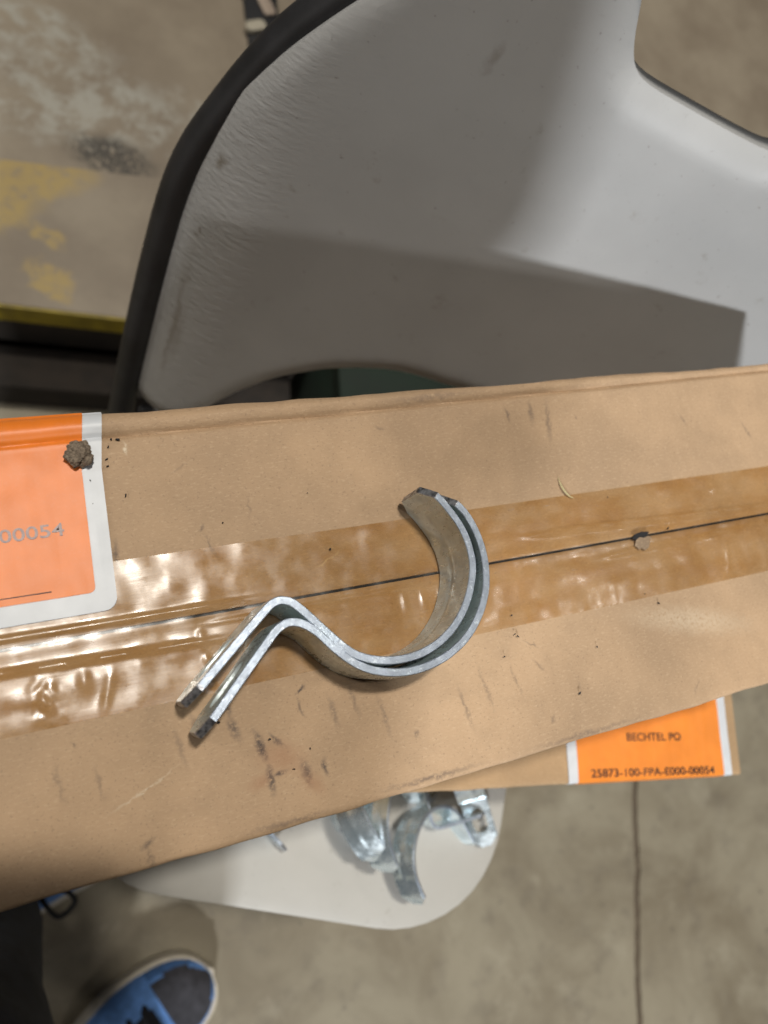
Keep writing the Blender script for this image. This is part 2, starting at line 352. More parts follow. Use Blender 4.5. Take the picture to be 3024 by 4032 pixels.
# ---------------------------------------------------------------- floor with its saw-cut joint
def floor():
    bm = bmesh.new(); rows = []
    a = Vector((0.7799, -0.2975)); d = (Vector((0.6827, -0.6106)) - a).normalized(); nrm = Vector((d.y, -d.x))  # nrm points to -x side
    N = 160
    for i in range(N + 1):
        s = -7 + 12 * i / N if False else (-6 + 10.5 * i / N)
        wob = 0.0
        rows.append((s, wob))
    ss = [-6, -3, -1.5] + frange(-1.2, 1.4, 260) + [2, 4, 6]
    for s in ss:
        wob = 0.004 * mnoise.noise((s * 14, 0, 0)) + 0.003 * mnoise.noise((s * 45, 3, 0))
        wd = 0.0026 + 0.0012 * mnoise.noise((s * 60, 9, 0))
        c = a + d * s + nrm * wob
        pts = [(c + nrm * 6, 0), (c + nrm * (wd + 0.002), 0), (c + nrm * wd, -0.004), (c - nrm * wd, -0.004), (c - nrm * (wd + 0.002), 0), (c - nrm * 6, 0)]
        rows_v = [bm.verts.new((p.x, p.y, z)) for p, z in pts]
        if s != ss[0]:
            for k in range(5):
                f = bm.faces.new((prev[k], prev[k + 1], rows_v[k + 1], rows_v[k])); f.material_index = 1 if k in (1, 2, 3) else 0
        prev = rows_v
    o = bm_obj('floor', bm, [M_FLOOR, M_GROOVE], smooth=False); tag(o, kind='structure')
floor()

# ---------------------------------------------------------------- low platform behind the chair
def platform():
    yaw = math.atan2(0.4412 - 0.4644, 0.1111 + 0.0269)
    root = empty('platform', (-0.0269, 0.4644, 0), (0, 0, yaw))
    tag(root, 'low platform behind the chair with yellow painted edge, pale scrapes and black scuffs', 'platform')
    bm = bmesh.new(); box_bm(bm, -1.6, 2.2, 0.0, 1.9, 0.134, 0.17, 0.0015); top = bm_obj('platform_top', bm, [M_PLAT], root)
    bm = bmesh.new(); box_bm(bm, -1.6, 2.2, -0.003, 0.0, 0.1345, 0.1685); bm_obj('edge_strip', bm, [M_YELLOW], root)
    for x in (-1.2, -0.35, 0.5, 1.35):
        bm = bmesh.new(); box_bm(bm, x, x + 0.09, 0.03, 1.85, 0.0, 0.1335, 0.003); bm_obj('bearer', bm, [M_WOODSHADE], root)
    bm = bmesh.new(); box_bm(bm, -1.55, 2.15, 0.010, 0.028, 0.0, 0.133); bm_obj('shade_panel', bm, [M_WOODSHADE], root)  # dark panel added to stand for the shade under the platform
platform()

# ---------------------------------------------------------------- green box on the floor under the chair back
def green_box():
    root = empty('tool_box', (0.330, 0.30, 0), (0, 0, R(-8)))
    tag(root, 'dark green painted metal box on the floor under the chair back, seen through the gap', 'tool box')
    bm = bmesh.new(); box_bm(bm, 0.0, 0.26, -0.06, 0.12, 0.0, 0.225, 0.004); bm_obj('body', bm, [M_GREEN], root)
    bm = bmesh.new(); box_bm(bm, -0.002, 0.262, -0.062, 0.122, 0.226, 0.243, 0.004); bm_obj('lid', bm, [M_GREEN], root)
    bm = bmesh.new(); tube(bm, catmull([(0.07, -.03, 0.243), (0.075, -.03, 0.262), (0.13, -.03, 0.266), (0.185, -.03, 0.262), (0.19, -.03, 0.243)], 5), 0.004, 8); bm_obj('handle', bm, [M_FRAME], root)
green_box()
def infill():  # near-black block added where the floor should lie in shade
    root = empty('shade_infill', (-0.60, 0.503, 0), (0, 0, R(-9.5))); tag(root, 'near-black added beam on the floor along the foot of the platform', 'shade infill')
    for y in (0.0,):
        bm = bmesh.new(); box_bm(bm, 0.0, 0.935, y, y + 0.055, 0.0, 0.062, 0.002); bm_obj('infill_body', bm, [plain('near_black_shade', (0.012, 0.008, 0.005), 0.9, 0, 0.3, 30)], root)
infill()

# ---------------------------------------------------------------- folding chair
TH = R(-25.15); AX = Vector((math.cos(TH), math.sin(TH), 0)); BX = Vector((-math.sin(TH), math.cos(TH), 0))
def chair():
    root = empty('folding_chair', (0.16 * AX + 0.05 * BX)[:], (0, 0, TH))
    tag(root, 'grey moulded plastic folding chair with black tube frame under the cardboard boxes', 'chair')
    def W(a, b, z):  # chair coordinates relative to the root
        return Vector((a - 0.16, b - 0.05, z))
    LEAN = R(20); c = 0.20; hw = 0.236
    def bend(a):
        t = (a - c) / hw; e = max(0.0, abs(a - c) - (hw - 0.050)) / 0.050
        return 0.020 * (1 - t * t) + 0.020 * (e ** 2 - 1)
    def back(a, v, d):      # d: 0 = front face, growing to the rear
        return W(a, 0.25 + v * math.sin(LEAN) + (d + bend(a)) * math.cos(LEAN), 0.5 + v * math.cos(LEAN) - (d + bend(a)) * math.sin(LEAN))
    L = [(-.0335,-.020),(-.0335,-.010),(-.0345,.02),(-.0365,.06),(-.0375,.10),(-.0375,.135),(-.035,.165),(-.029,.193),(-.019,.219),(-.003,.251),(.010,.272),(.024,.292),(.046,.321),(.075,.350),(.110,.374),(.150,.386),(.2,.388)]
    top = L + [(2 * c - a, v) for a, v in L[-2::-1]]
    A1 = [(.2,.086),(.175,.0845),(.138,.081),(.1,.066),(.078,.052),(.059,.037),(.038,.013),(.022,-.012),(.012,-.027),(.0,-.034),(-.014,-.036),(-.026,-.033),(-.032,-.027)]
    bot = [(2 * c - a, v) for a, v in A1[::-1]] + A1[1:]
    out = [(c + (p[0] - c) * 1.014, p[1] + (.0015 if p[1] > .2 else -.002)) for p in catmull([(a, v, 0) for a, v in top + bot], 3, True)]
    hole = [tuple(p[:2]) for p in catmull([(x_, y_, 0) for x_, y_ in ((.130,.377),(.139,.361),(.1475,.345),(.1555,.330),(.1640,.3205),(.1760,.3168),(.20,.3160),(.235,.3160),(.256,.3172),(.266,.3215),(.2735,.332),(.281,.349),(.290,.377))], 3)]
    bm = sheet([(a + 0.04, v) for a, v in out], [[(a + 0.04, v) for a, v in hole]], 0.016, 0.0058, 4, frange(0.005, 0.475, 94), frange(-0.03, .38, 82), lambda a, v, d: (a, v, d))
    # keep the flat coordinates for texturing; map to the chair afterwards
    me_fn = lambda p: back(p.x - 0.04, p.y, p.z)
    segs_ = []
    for loop, A_, w_ in ((out, 0.0030, 0.012), (hole, 0.0070, 0.018)):
        for p, q in zip(loop, loop[1:] + loop[:1]):
            m_ = max(1, int(math.hypot(q[0] - p[0], q[1] - p[1]) / .012) + 1)
            for k_ in range(m_):
                u0, u1 = k_ / m_, (k_ + 1) / m_
                segs_.append((p[0] + (q[0] - p[0]) * u0 + .04, p[1] + (q[1] - p[1]) * u0, p[0] + (q[0] - p[0]) * u1 + .04, p[1] + (q[1] - p[1]) * u1, A_, w_))
    def rim(x, y):
        best = 0.0
        for (x0, y0, x1, y1, A_, w_) in segs_:
            if abs(x - x0) > .035 or abs(y - y0) > .035: continue
            dx, dy = x1 - x0, y1 - y0; L2 = dx * dx + dy * dy + 1e-12
            t = min(1, max(0, ((x - x0) * dx + (y - y0) * dy) / L2)); d = math.hypot(x - x0 - t * dx, y - y0 - t * dy)
            if d < w_: best = max(best, A_ * (1 - d / w_) ** 2)
        return best
    for v in bm.verts:
        p = v.co.copy(); p.z += rim(p.x, p.y); v.co = me_fn(p)
    o = bm_obj('backrest', bm, [M_BACK], root)
    # seat
    so = rrect(0.012, -0.109, 0.343, 0.225, .075, 10, (.04, .04, .075, .092))
    def seat(a, b, d):
        e = max(0.0, (-0.07 - b)) / 0.04; e2 = max(0, abs(a - .178) - .14) / .035
        dish = -0.006 * math.exp(-((a - .178) / .12) ** 2 - ((b - .07) / .12) ** 2)
        return W(a, b, 0.445 + d + dish - 0.005 * e * e - 0.003 * e2 * e2)
    bm = sheet(so, [], 0.017, 0.007, 4, frange(0.02, .34, 16), frange(-.10, .24, 18), seat)
    bm_obj('seat', bm, [M_SEAT], root)
    # front leg + back upright: one tube in the backrest plane, both sides joined over the top behind the plastic
    off = 0.004
    Lf = [(-.050,-.55),(-.050,-.30),(-.051,-.12),(-.051,-.074),(-.052,.0),(-.052,.06),(-.051,.109),(-.049,.148),(-.044,.178),(-.035,.209),(-.022,.242),(-.010,.266),(.006,.290),(.030,.322),(.062,.355),(.102,.382),(.15,.397),(.2,.400)]
    full = Lf + [(2 * c - a, v) for a, v in Lf[-2::-1]]
    def frm(a, v):
        a += (c - a) * .031 - (.095 * min(1, max(0, -.05 - v) / .25) if a > c else 0); v -= .0035 if v > .2 else 0
        return W(a, 0.25 + v * math.sin(LEAN) + off * math.cos(LEAN) , 0.5 + v * math.cos(LEAN) - off * math.sin(LEAN))
    bm = bmesh.new(); tube(bm, catmull([frm(a, v) for a, v in full], 4), 0.0098, 16); bm_obj('frame', bm, [M_FRAME], root)
    for s in (-1, 1):
        a = c + s * 0.238
        bm = bmesh.new(); tube(bm, [W(a, .17, .432), W(a, .26, .31), W(a, .40, .012)], 0.0095, 12); bm_obj('rear_leg', bm, [M_FRAME], root)
        for (bb, nm) in ((.400, 'foot_cap'), (.058, 'foot_cap')):
            bm = bmesh.new(); tube(bm, [W(a if bb > .1 else (c - .25 if s < 0 else c + .150), bb, .0), W(a if bb > .1 else (c - .25 if s < 0 else c + .150), bb, .03)], 0.0135, 12); bm_obj(nm, bm, [M_BLACK], root)
        bm = bmesh.new(); tube(bm, [W(c - .02 + s * .125, -.04, .438), W(c - .02 + s * .125, .19, .438)], 0.008, 10); bm_obj('seat_rail', bm, [M_FRAME], root)
        bm = bmesh.new(); box_bm(bm, *sorted((c - .16 + s * .175, c - .16 + s * .243)), .05, .08, .432, .440, 0.002); bm_obj('bracket', bm, [M_FRAME], root)
    for (b, z) in ((.19, .437),):
        bm = bmesh.new(); tube(bm, [W(c - .237, b, z), W(c + .237, b, z)], 0.007, 10); bm_obj('crossbar', bm, [M_FRAME], root)
chair()

# ---------------------------------------------------------------- cardboard boxes
def box(name, loc, yaw, x0, x1, y0, y1, h, mat, crease, seam, label, nx=150):
    """top face at local z=0; flaps meet at seam (y)"""
    root = empty(name, loc, (0, 0, yaw)); tag(root, label, 'cardboard box')
    def zt(x, y):
        cr = crease + 0.018 * x if crease else 9
        z = -0.0017 * math.exp(-((y - cr) / 0.0011) ** 2) + 0.0012 * math.exp(-((y - cr - 0.005) / 0.003) ** 2)
        e = max(0.0, y - (y1 - 0.0045)) / 0.0045; z -= 0.0045 * (1 - math.sqrt(max(0, 1 - min(e, 1) ** 2)))
        e = max(0.0, (y0 + 0.0022) - y) / 0.0022; z -= 0.0022 * (1 - math.sqrt(max(0, 1 - min(e, 1) ** 2)))
        z -= 0.0012 * math.exp(-abs(y - seam) / 0.004) * (0.5 + 0.8 * mnoise.noise((x * 12, 3, 1)))
        return z + 0.0006 * mnoise.noise((x * 30, y * 30, 5)) + 0.0003 * mnoise.noise((x * 110, y * 90, 8))
    xs = frange(x0, x1, nx)
    def wob(x, y): return 0.0009 * mnoise.noise((x * 16, y * 8, 2)) + 0.0005 * mnoise.noise((x * 60, y, 4))
    def grid(ys, nm):
        bm = bmesh.new(); prev = None
        for x in xs:
            row = []
            for y, dz in ys:
                edge = (y > y1 - 0.001 or y < y0 + 0.001)
                row.append(bm.verts.new((x, y + (wob(x, y) if edge else 0), zt(x, min(max(y, y0), y1)) + dz)))
            if prev:
                for k in range(len(row) - 1): bm.faces.new((prev[k], prev[k + 1], row[k + 1], row[k]))
            prev = row
        return bm_obj(nm, bm, [mat], root)
    g = 0.0006
    fy = [(seam + g, -0.004), (seam + g, -0.0004), (seam + g + 0.0006, 0)] + [(y, 0) for y in frange(seam + 0.004, y1 - 0.0135, 18)] + [(y, 0) for y in frange(y1 - 0.0125, y1 - 0.0045, 10)] + [(y1 - 0.0045 * (1 - math.sin(R(a))), 0) for a in (20, 40, 55, 68, 78, 85, 90)] + [(y1, -0.002)]
    ny = [(y0, -0.003), (y0, 0)] + [(y0 + 0.0022 * (1 - math.sin(R(a))), 0) for a in (80, 65, 45, 20)] + [(y, 0) for y in frange(y0 + 0.0022, seam - 0.004, 22)] + [(seam - g - 0.0006, 0), (seam - g, -0.0004), (seam - g, -0.004)]
    grid(fy, 'flap'); grid(ny, 'flap')
    zb = -h
    for (nm, bx) in (('side_panel', (x0, x1, y1 - 0.004, y1 - 0.0004)), ('side_panel', (x0, x1, y0 + 0.0004, y0 + 0.004)), ('end_panel', (x0 + .0002, x0 + 0.004, y0 + 0.004, y1 - 0.004)), ('end_panel', (x1 - 0.004, x1 - .0002, y0 + 0.004, y1 - 0.004))):
        bm = bmesh.new(); box_bm(bm, *bx, zb, -0.0045 if nm == 'side_panel' else -0.0045, 0); bm_obj(nm, bm, [mat], root, False)
    # inner liner right under the flap joint, and the base
    bm = bmesh.new(); box_bm(bm, x0 + 0.005, x1 - 0.005, y0 + 0.005, y1 - 0.005, -0.0085, -0.0065); bm_obj('inner_flap', bm, [M_WOODSHADE], root, False)
    bm = bmesh.new(); box_bm(bm, x0 + 0.005, x1 - 0.005, y0 + 0.005, y1 - 0.005, zb, zb + 0.004); bm_obj('base_panel', bm, [mat], root, False)
    return root, zt
Y0, Y1, SEAM = -0.0603, 0.1138, 0.0265
b1, zt1 = box('cardboard_box', (0, 0, 0.75), 0, -0.122, 0.410, Y0, Y1, 0.1494, M_BOX1, 0.1025, SEAM, 'large taped cardboard box on top with soiled kraft lid carrying the two nested straps')
C2, S2 = math.cos(R(-12)), math.sin(R(-12))
# second box: its near-right top corner stands at (0.4318, -0.1448)
b2, zt2 = box('cardboard_box', (0.4318, -0.1448, 0.5995), R(-12), -0.60, 0.0, 0.0, 0.174, 0.1365, M_BOX2, 0, 0.087, 'lower cardboard box sticking out to the right beneath the taped box', 90)

def film(name, parent, zt, xs, ys, mat, off, ridge=None, clip=None, th=0.00006):
    """thin sheet following the top of a box"""
    bm = bmesh.new(); prev = None
    for x in xs:
        row = []
        for y in ys(x) if callable(ys) else ys:
            row.append(bm.verts.new((x, y, zt(x, min(y, Y1)) + off + (ridge(x, y) if ridge else 0))))
        if prev:
            for k in range(len(row) - 1): bm.faces.new((prev[k], prev[k + 1], row[k + 1], row[k]))
        prev = row
    return bm_obj(name, bm, [mat], parent)
def tape_ridge(x, y):
    def g(c, w): return math.exp(-((y - c) / w) ** 2)
    def win(a, b, s=0.012): return 1 / (1 + math.exp(-(x - a) / s * 3)) / (1 + math.exp((x - b) / s * 3))
    r = 0.0012 * g(0.0265, 0.0035) * (0.5 + 0.8 * mnoise.noise((x * 12, 3, 1)))     # bridges the joint instead of sinking in
    r += 0.0012 * g(0.0355 - 0.018 * (x - .2145) * 2.0 , 0.0011) * (1 + .35 * mnoise.noise((x * 90, 1, 1))) * win(0.213, 0.40)
    r += 0.0010 * g(0.0195 + 0.02 * (x - .25), 0.0010) * (1 + .4 * mnoise.noise((x * 90, 1, 4))) * win(0.25, 0.44)
    r += 0.0010 * g(0.0175 - 0.03 * x, 0.0012) * win(-0.15, 0.05)
    r += 0.0007 * g(0.0300 - 0.01 * x, 0.0011) * win(-0.05, 0.065)
    r += 0.0005 * g(0.0225, 0.001) * win(0.05, 0.15)
    r += 0.0009 * math.exp(-((x - (0.322 + (y - .01) * .3)) / 0.0016) ** 2) * g(0.008, 0.006)
    r += 0.0007 * math.exp(-((x - 0.326) / 0.003) ** 2) * g(0.045, 0.003)
    for k in range(7): r += 0.0005 * math.exp(-((x - (0.046 + k * 0.0003)) / 0.0012) ** 2) * g(0.019 - k * 0.005, 0.0018)
    r += 0.0010 * math.exp(-((x + 0.012) / 0.005) ** 2) * g(0.006, 0.007) * (0.6 + mnoise.noise((x * 300, y * 240, 3))) + 0.0006 * math.exp(-((x - .002) / 0.002) ** 2) * g(0.010, 0.004) + 0.0005 * math.exp(-((x - .008 - y * .3) / 0.0016) ** 2) * g(0.004, 0.006)
    for k in range(3): r += 0.0005 * math.exp(-((x - (0.134 + k * 0.009)) / 0.0012) ** 2) * g(0.016, 0.005)
    r += 0.00017 * mnoise.noise((x * 18, y * 150, 2)) * (0.4 + 0.6 * g(0.02, 0.02)) + 0.00005 * mnoise.noise((x * 130, y * 120, 7))
    return max(r, -0.00012)
film('packing_tape', b1, zt1, frange(-0.122, 0.4097, 560), frange(-0.0040, 0.0527, 90), M_TAPE, 0.0003, tape_ridge)
M_TORN = kraft('torn_kraft', base=(0.27, 0.19, 0.12))
# torn hole, the shade inside it a black sheet, with its lifted kraft tab in the taped joint
def puncture():
    bm = sheet([(0, .001), (.002, -.0014), (.0035, -.0008), (.0052, -.0022), (.0078, -.0012), (.0092, .0006), (.0098, .0028), (.0118, .0036), (.0095, .0046), (.0062, .0040), (.0040, .0047), (.0015, .0036)], [], .0004, 0, 1, frange(.001, .012, 6), [], lambda x, y, z: (.2632 + x, .0213 + y, .0008 + z + .0006 * math.sin(x * 240)))
    bm_obj('torn_tab', bm, [M_TORN], b1)
    bm = sheet([(0, 0), (.004, -.0012), (.009, 0), (.0115, .0022), (.007, .003), (.002, .0022)], [], .0002, 0, 1, [], [], lambda x, y, z: (.2625 + x, .0256 + y, .0012 + z))
    bm_obj('torn_hole_shade', bm, [M_BLACK], b1)
puncture()

def text_obj(body, size, loc, yaw, mat, parent, name='lettering', align='CENTER', sx=1.0):
    cu = bpy.data.curves.new(name, 'FONT'); cu.body = body; cu.size = size; cu.align_x = align; cu.extrude = 0.00004; cu.offset = 0.00006
    tmp = bpy.data.objects.new('tmp', cu); COL.objects.link(tmp)
    bpy.context.view_layer.update()
    me = bpy.data.meshes.new_from_object(tmp.evaluated_get(bpy.context.evaluated_depsgraph_get()))
    bpy.data.objects.remove(tmp); bpy.data.curves.remove(cu); me.name = name; me.materials.clear()
    wd = max(v.co.x for v in me.vertices) - min(v.co.x for v in me.vertices)
    o = link(name, me, parent, [mat]); o.location = loc; o.rotation_euler = (0, 0, yaw)
    return o, wd
def fit_text(body, h, width, loc, yaw, mat, parent, align='CENTER'):
    o, wd = text_obj(body, h / 0.70, loc, yaw, mat, parent, align=align); s = width / wd
    for v in o.data.vertices: v.co.x *= s
    return o

# label on the upper box (follows the lid and folds over the far edge)
def label_one():
    def right(y): return 0.0173 + 0.0022 * max(0, (y - 0.035)) / 0.078 + 0.0022 * max(0, (y - .09)) / .02
    def poly(x0, xr, y0, y1, r, off, mat, name, parent):
        bm = bmesh.new(); ys = [y0 + r * (1 - math.cos(R(a))) for a in (0, 15, 30, 45, 60, 75, 90)] + frange(y0 + r + 0.001, 0.1090, 110) + [y1 - 0.0045 * (1 - math.sin(R(a))) for a in (10, 30, 50, 65, 78, 90)]
        prev = None
        for y in ys:
            inset = r - math.sqrt(max(0, r * r - (r - (y - y0)) ** 2)) if y < y0 + r else 0
            xs = frange(x0 + inset, xr(y) - inset, 40)
            row = [bm.verts.new((x, y, zt1(x, y) + off + 0.0011 * math.exp(-((y - .1025 - .018 * x) / .0014) ** 2))) for x in xs]
            if prev:
                for k in range(40): bm.faces.new((prev[k], prev[k + 1], row[k + 1], row[k]))
            prev = row
        tail = [bm.verts.new((v.co.x, y1 + off + .0002, -0.004)) for v in prev]; tail2 = [bm.verts.new((v.co.x, y1 + off + .0002, -0.02)) for v in prev]
        for A_, B_ in ((prev, tail), (tail, tail2)):
            for k in range(40): bm.faces.new((A_[k], A_[k + 1], B_[k + 1], B_[k]))
        o = bm_obj(name, bm, [mat], parent); return o
    lab = poly(-0.113, right, 0.0343, Y1, 0.0048, 0.0010, M_WHITE, 'shipping_label', b1)
    poly(-0.105, lambda y: right(y) - 0.0073, 0.0418, Y1, 0.0022, 0.00125, M_ORANGE1, 'orange_panel', lab)
    fit_text('25873-100-FPA-E000-00054', 0.0049, 0.103, (-0.0493, 0.0652, 0.0015), 0, M_INKW, lab)
    fit_text('BECHTEL PO', 0.0049, 0.047, (-0.0493, 0.0870, 0.0015), 0, M_INK, lab)
    bm = bmesh.new(); box_bm(bm, -0.095, -0.005, 0.0443, 0.0447, 0.0014, 0.0015); bm_obj('rule_line', bm, [M_INK], lab, False)
    bm = sheet(rrect(0, 0, .005, .0014, .0006, 3), [], .00008, 0, 1, [], [], lambda x, y, z: (-.0163 + x, .1072 + y - x * .12 + 30 * x * x, .0014 + z)); bm_obj('print_mark', bm, [M_INK], lab, False)
label_one()
# label on the lower box, local frame of that box: x to the right corner, y inwards
def label_two():
    def pl(x0, x1, y1, off, mat, name, parent):
        bm = bmesh.new(); prev = None
        ys = [0.0022 * (1 - math.sin(R(a))) for a in (90, 70, 45, 20)] + frange(.003, y1, 14)
        for y in ys:
            row = [bm.verts.new((x, y, zt2(x, y) + off)) for x in frange(x0, x1, 30)]
            if prev:
                for k in range(30): bm.faces.new((prev[k], prev[k + 1], row[k + 1], row[k]))
            else: tail = [bm.verts.new((v.co.x, -off, -0.006)) for v in row]; [bm.faces.new((tail[k], tail[k + 1], row[k + 1], row[k])) for k in range(30)]
            prev = row
        return bm_obj(name, bm, [mat], parent)
    lab = pl(-0.1475, -0.0085, 0.08, 0.0008, M_WHITE, 'shipping_label', b2)
    pl(-0.1400, -0.0160, 0.075, 0.001, M_ORANGE2, 'orange_panel', lab)
    fit_text('25873-100-FPA-E000-00054', 0.0051, 0.1050, (-0.0775, 0.0028, 0.0013), R(-1.0), M_INK, lab)
    fit_text('BECHTEL PO', 0.0052, 0.0465, (-0.0755, 0.0260, 0.0013), R(-1.0), M_INK, lab)
label_two()

# ---------------------------------------------------------------- pipe straps
def strap_mesh(name, pts, h=0.0293, t=0.0032, wide=None):
    P = catmull([(x / 1000, y / 1000, 0) for x, y in pts], 10)
    for _ in range(3): P = [P[0]] + [(P[i - 1] + P[i] * 2 + P[i + 1]) / 4 for i in range(1, len(P) - 1)] + [P[-1]]
    S = [0.0]
    for a, b in zip(P, P[1:]): S.append(S[-1] + (b - a).length)
    T = S[-1]
    def at(s):
        s = min(max(s, 0), T); import bisect
        i = min(max(bisect.bisect_right(S, s) - 1, 0), len(S) - 2)
        f = (s - S[i]) / max(S[i + 1] - S[i], 1e-9)
        tan = lambda j: (P[min(j + 1, len(P) - 1)] - P[max(j - 1, 0)]).normalized()
        tg = (tan(i) * (1 - f) + tan(i + 1) * f).normalized()
        return P[i].lerp(P[i + 1], f), Vector((-tg.y, tg.x, 0))
    c = 0.0070; e = 0.0065
    out = [(c, 0), (T - e, 0), (T, e * .95), (T, h - e * .95), (T - e, h), (c, h), (0, h - c), (0, c)]
    slot = rrect(0.0110, h / 2 - .0058, 0.0310, h / 2 + .0058, .0057, 6)
    def fn(s, z, d):
        p, n = at(s); q = d - t / 2
        ring = 1 / (1 + math.exp(-(s - T * .45) / .003)) / (1 + math.exp((s - T + .02) / .003))
        q += -0.0007 * math.exp(-((z - h * .42) / .0016) ** 2) * ring
        return (p.x + n.x * q, p.y + n.y * q, z)
    def mf(n, cc):
        if abs(n.z) > 0.8: return 0
        if cc.x < c + .0006 or cc.x > T - e - .0006: return 2
        if 0.008 < cc.x < 0.034 and 0.004 < cc.y < h - 0.004: return 0
        return 1
    bm = sheet(out, [slot], t, 0.0003, 1, frange(0.003, T - 0.003, 150), frange(.003, h - .003, 12), fn, mf)
    me = bpy.data.meshes.new(name); bmesh.ops.recalc_face_normals(bm, faces=bm.faces); bm.to_mesh(me); bm.free()
    me.polygons.foreach_set('use_smooth', [True] * len(me.polygons)); me.set_sharp_from_angle(angle=R(30))
    for m in (wide or M_ZINC, M_ZEDGE, M_ZEND): me.materials.append(m)
    return me
ST1 = [(32.9,-5.76),(34.8,-4.2),(42.8,2.35),(50.8,8.9),(58.8,15.45),(63.2,19.0),(66.3,21.5),(69.5,23.6),(73.0,24.3),(76.6,23.0),(79.2,20.6),(82.5,16.7),(88.3,9.1),(95.1,1.1),(100.8,-2.9),(108,-5.5),(115.6,-6.6),(123.7,-6.2),(132.5,-3.7),(141.1,1.3),(148.3,8.6),(153.1,16.4),(156.1,24.7),(156.4,33.6),(154.6,41.8),(151,49.3),(147.1,55.6),(141.9,60.9)]
ST2 = [(36.1,-17.6),(37.9,-15.9),(44.6,-9.55),(51.3,-3.2),(58.0,3.15),(63.5,8.35),(67.3,11.9),(70.6,14.4),(74.3,15.6),(78.0,14.9),(81.2,13.0),(84.8,9.7),(89.9,3),(96,-3.5),(102.6,-7.9),(110.7,-10.7),(119.3,-11.8),(128.7,-11),(137.6,-8.3),(146.3,-3.4),(153.6,3.8),(158.6,11.6),(161.4,19.9),(162.4,28.7),(161.4,37.8),(158.6,46.3),(154.8,51.8),(150.6,56.4)]
CTR = (110.0, 15.0)
m1 = strap_mesh('pipe_strap', [(x * .992 - CTR[0], y * .992 - CTR[1]) for x, y in ST1]); m2 = strap_mesh('pipe_strap', [(x * .992 - CTR[0], y * .992 - CTR[1]) for x, y in ST2])
s1 = link('pipe_strap', m1); s1.location = (CTR[0] / 1000, CTR[1] / 1000, 0.7506)
s2 = link('pipe_strap', m2); s2.location = (CTR[0] / 1000, CTR[1] / 1000, 0.7506)
tag(s1, 'inner of the two nested hook shaped zinc straps on the taped box', 'pipe strap', 'nested pipe straps on the box lid')
tag(s2, 'outer of the two nested hook shaped zinc straps, its leg nearer the box edge', 'pipe strap', 'nested pipe straps on the box lid')

# straps piled on the seat: the curve plane stands upright, so local y maps to world z
def strap_pose(centre, az, phi, roll=0.0):
    """ring centre, compass direction of the curve plane, turn within that plane, roll about the plane's horizontal axis"""
    u = Vector((math.cos(az), math.sin(az), 0)); z = Vector((0, 0, 1)); nn = u.cross(z)
    z2 = z * math.cos(roll) + nn * math.sin(roll); n2 = u.cross(z2)
    M = Matrix((u * math.cos(phi) + z2 * math.sin(phi), -u * math.sin(phi) + z2 * math.cos(phi), n2)).transposed()
    off = M @ Vector((0.012, 0.012, 0.0135))
    return Matrix.Translation(Vector(centre) - off) @ M.to_4x4()
pile = [
 ((0.2290, -0.1600, 0.4840), R(90), R(-283), R(-62), 'foremost bright pipe strap lying on edge on the seat, hook opening to the right'),
 ((0.2020, -0.1250, 0.4980), R(84), R(-270), R(-48), 'bright pipe strap lying tilted across the foremost strap on the chair seat'),
 ((0.1850, -0.1130, 0.4930), R(110), R(-285), R(-38), 'bright pipe strap third in the pile, half under the taped box'),
 ((0.2540, -0.0900, 0.5060), R(-85), R(135), R(25), 'bright pipe strap tipped up at the right below the lower box'),
 ((0.1690, -0.0560, 0.4740), R(0), R(76), R(-90), 'bright pipe strap with narrow edge showing at the left of the pile'),
 ((0.1000, -0.0400, 0.4740), R(0), R(83), R(-90), 'bright pipe strap with only one leg end peeping out left on the seat'),
 ((0.1980, -0.1150, 0.4740), R(0), R(140), R(-90), 'bright pipe strap at the bottom of the pile, shaded by the boxes'),
]
m3 = strap_mesh('pipe_strap', [(x * .95 - CTR[0] * .95, y * .95 - CTR[1] * .95) for x, y in ST1], 0.0215, 0.0026, M_ZBRIGHT)
for c_, az, phi, roll, lb in pile:
    o = link('pipe_strap', m3); o.matrix_world = strap_pose(c_, az, phi, roll); tag(o, lb, 'pipe strap', 'pipe straps piled on the chair seat')

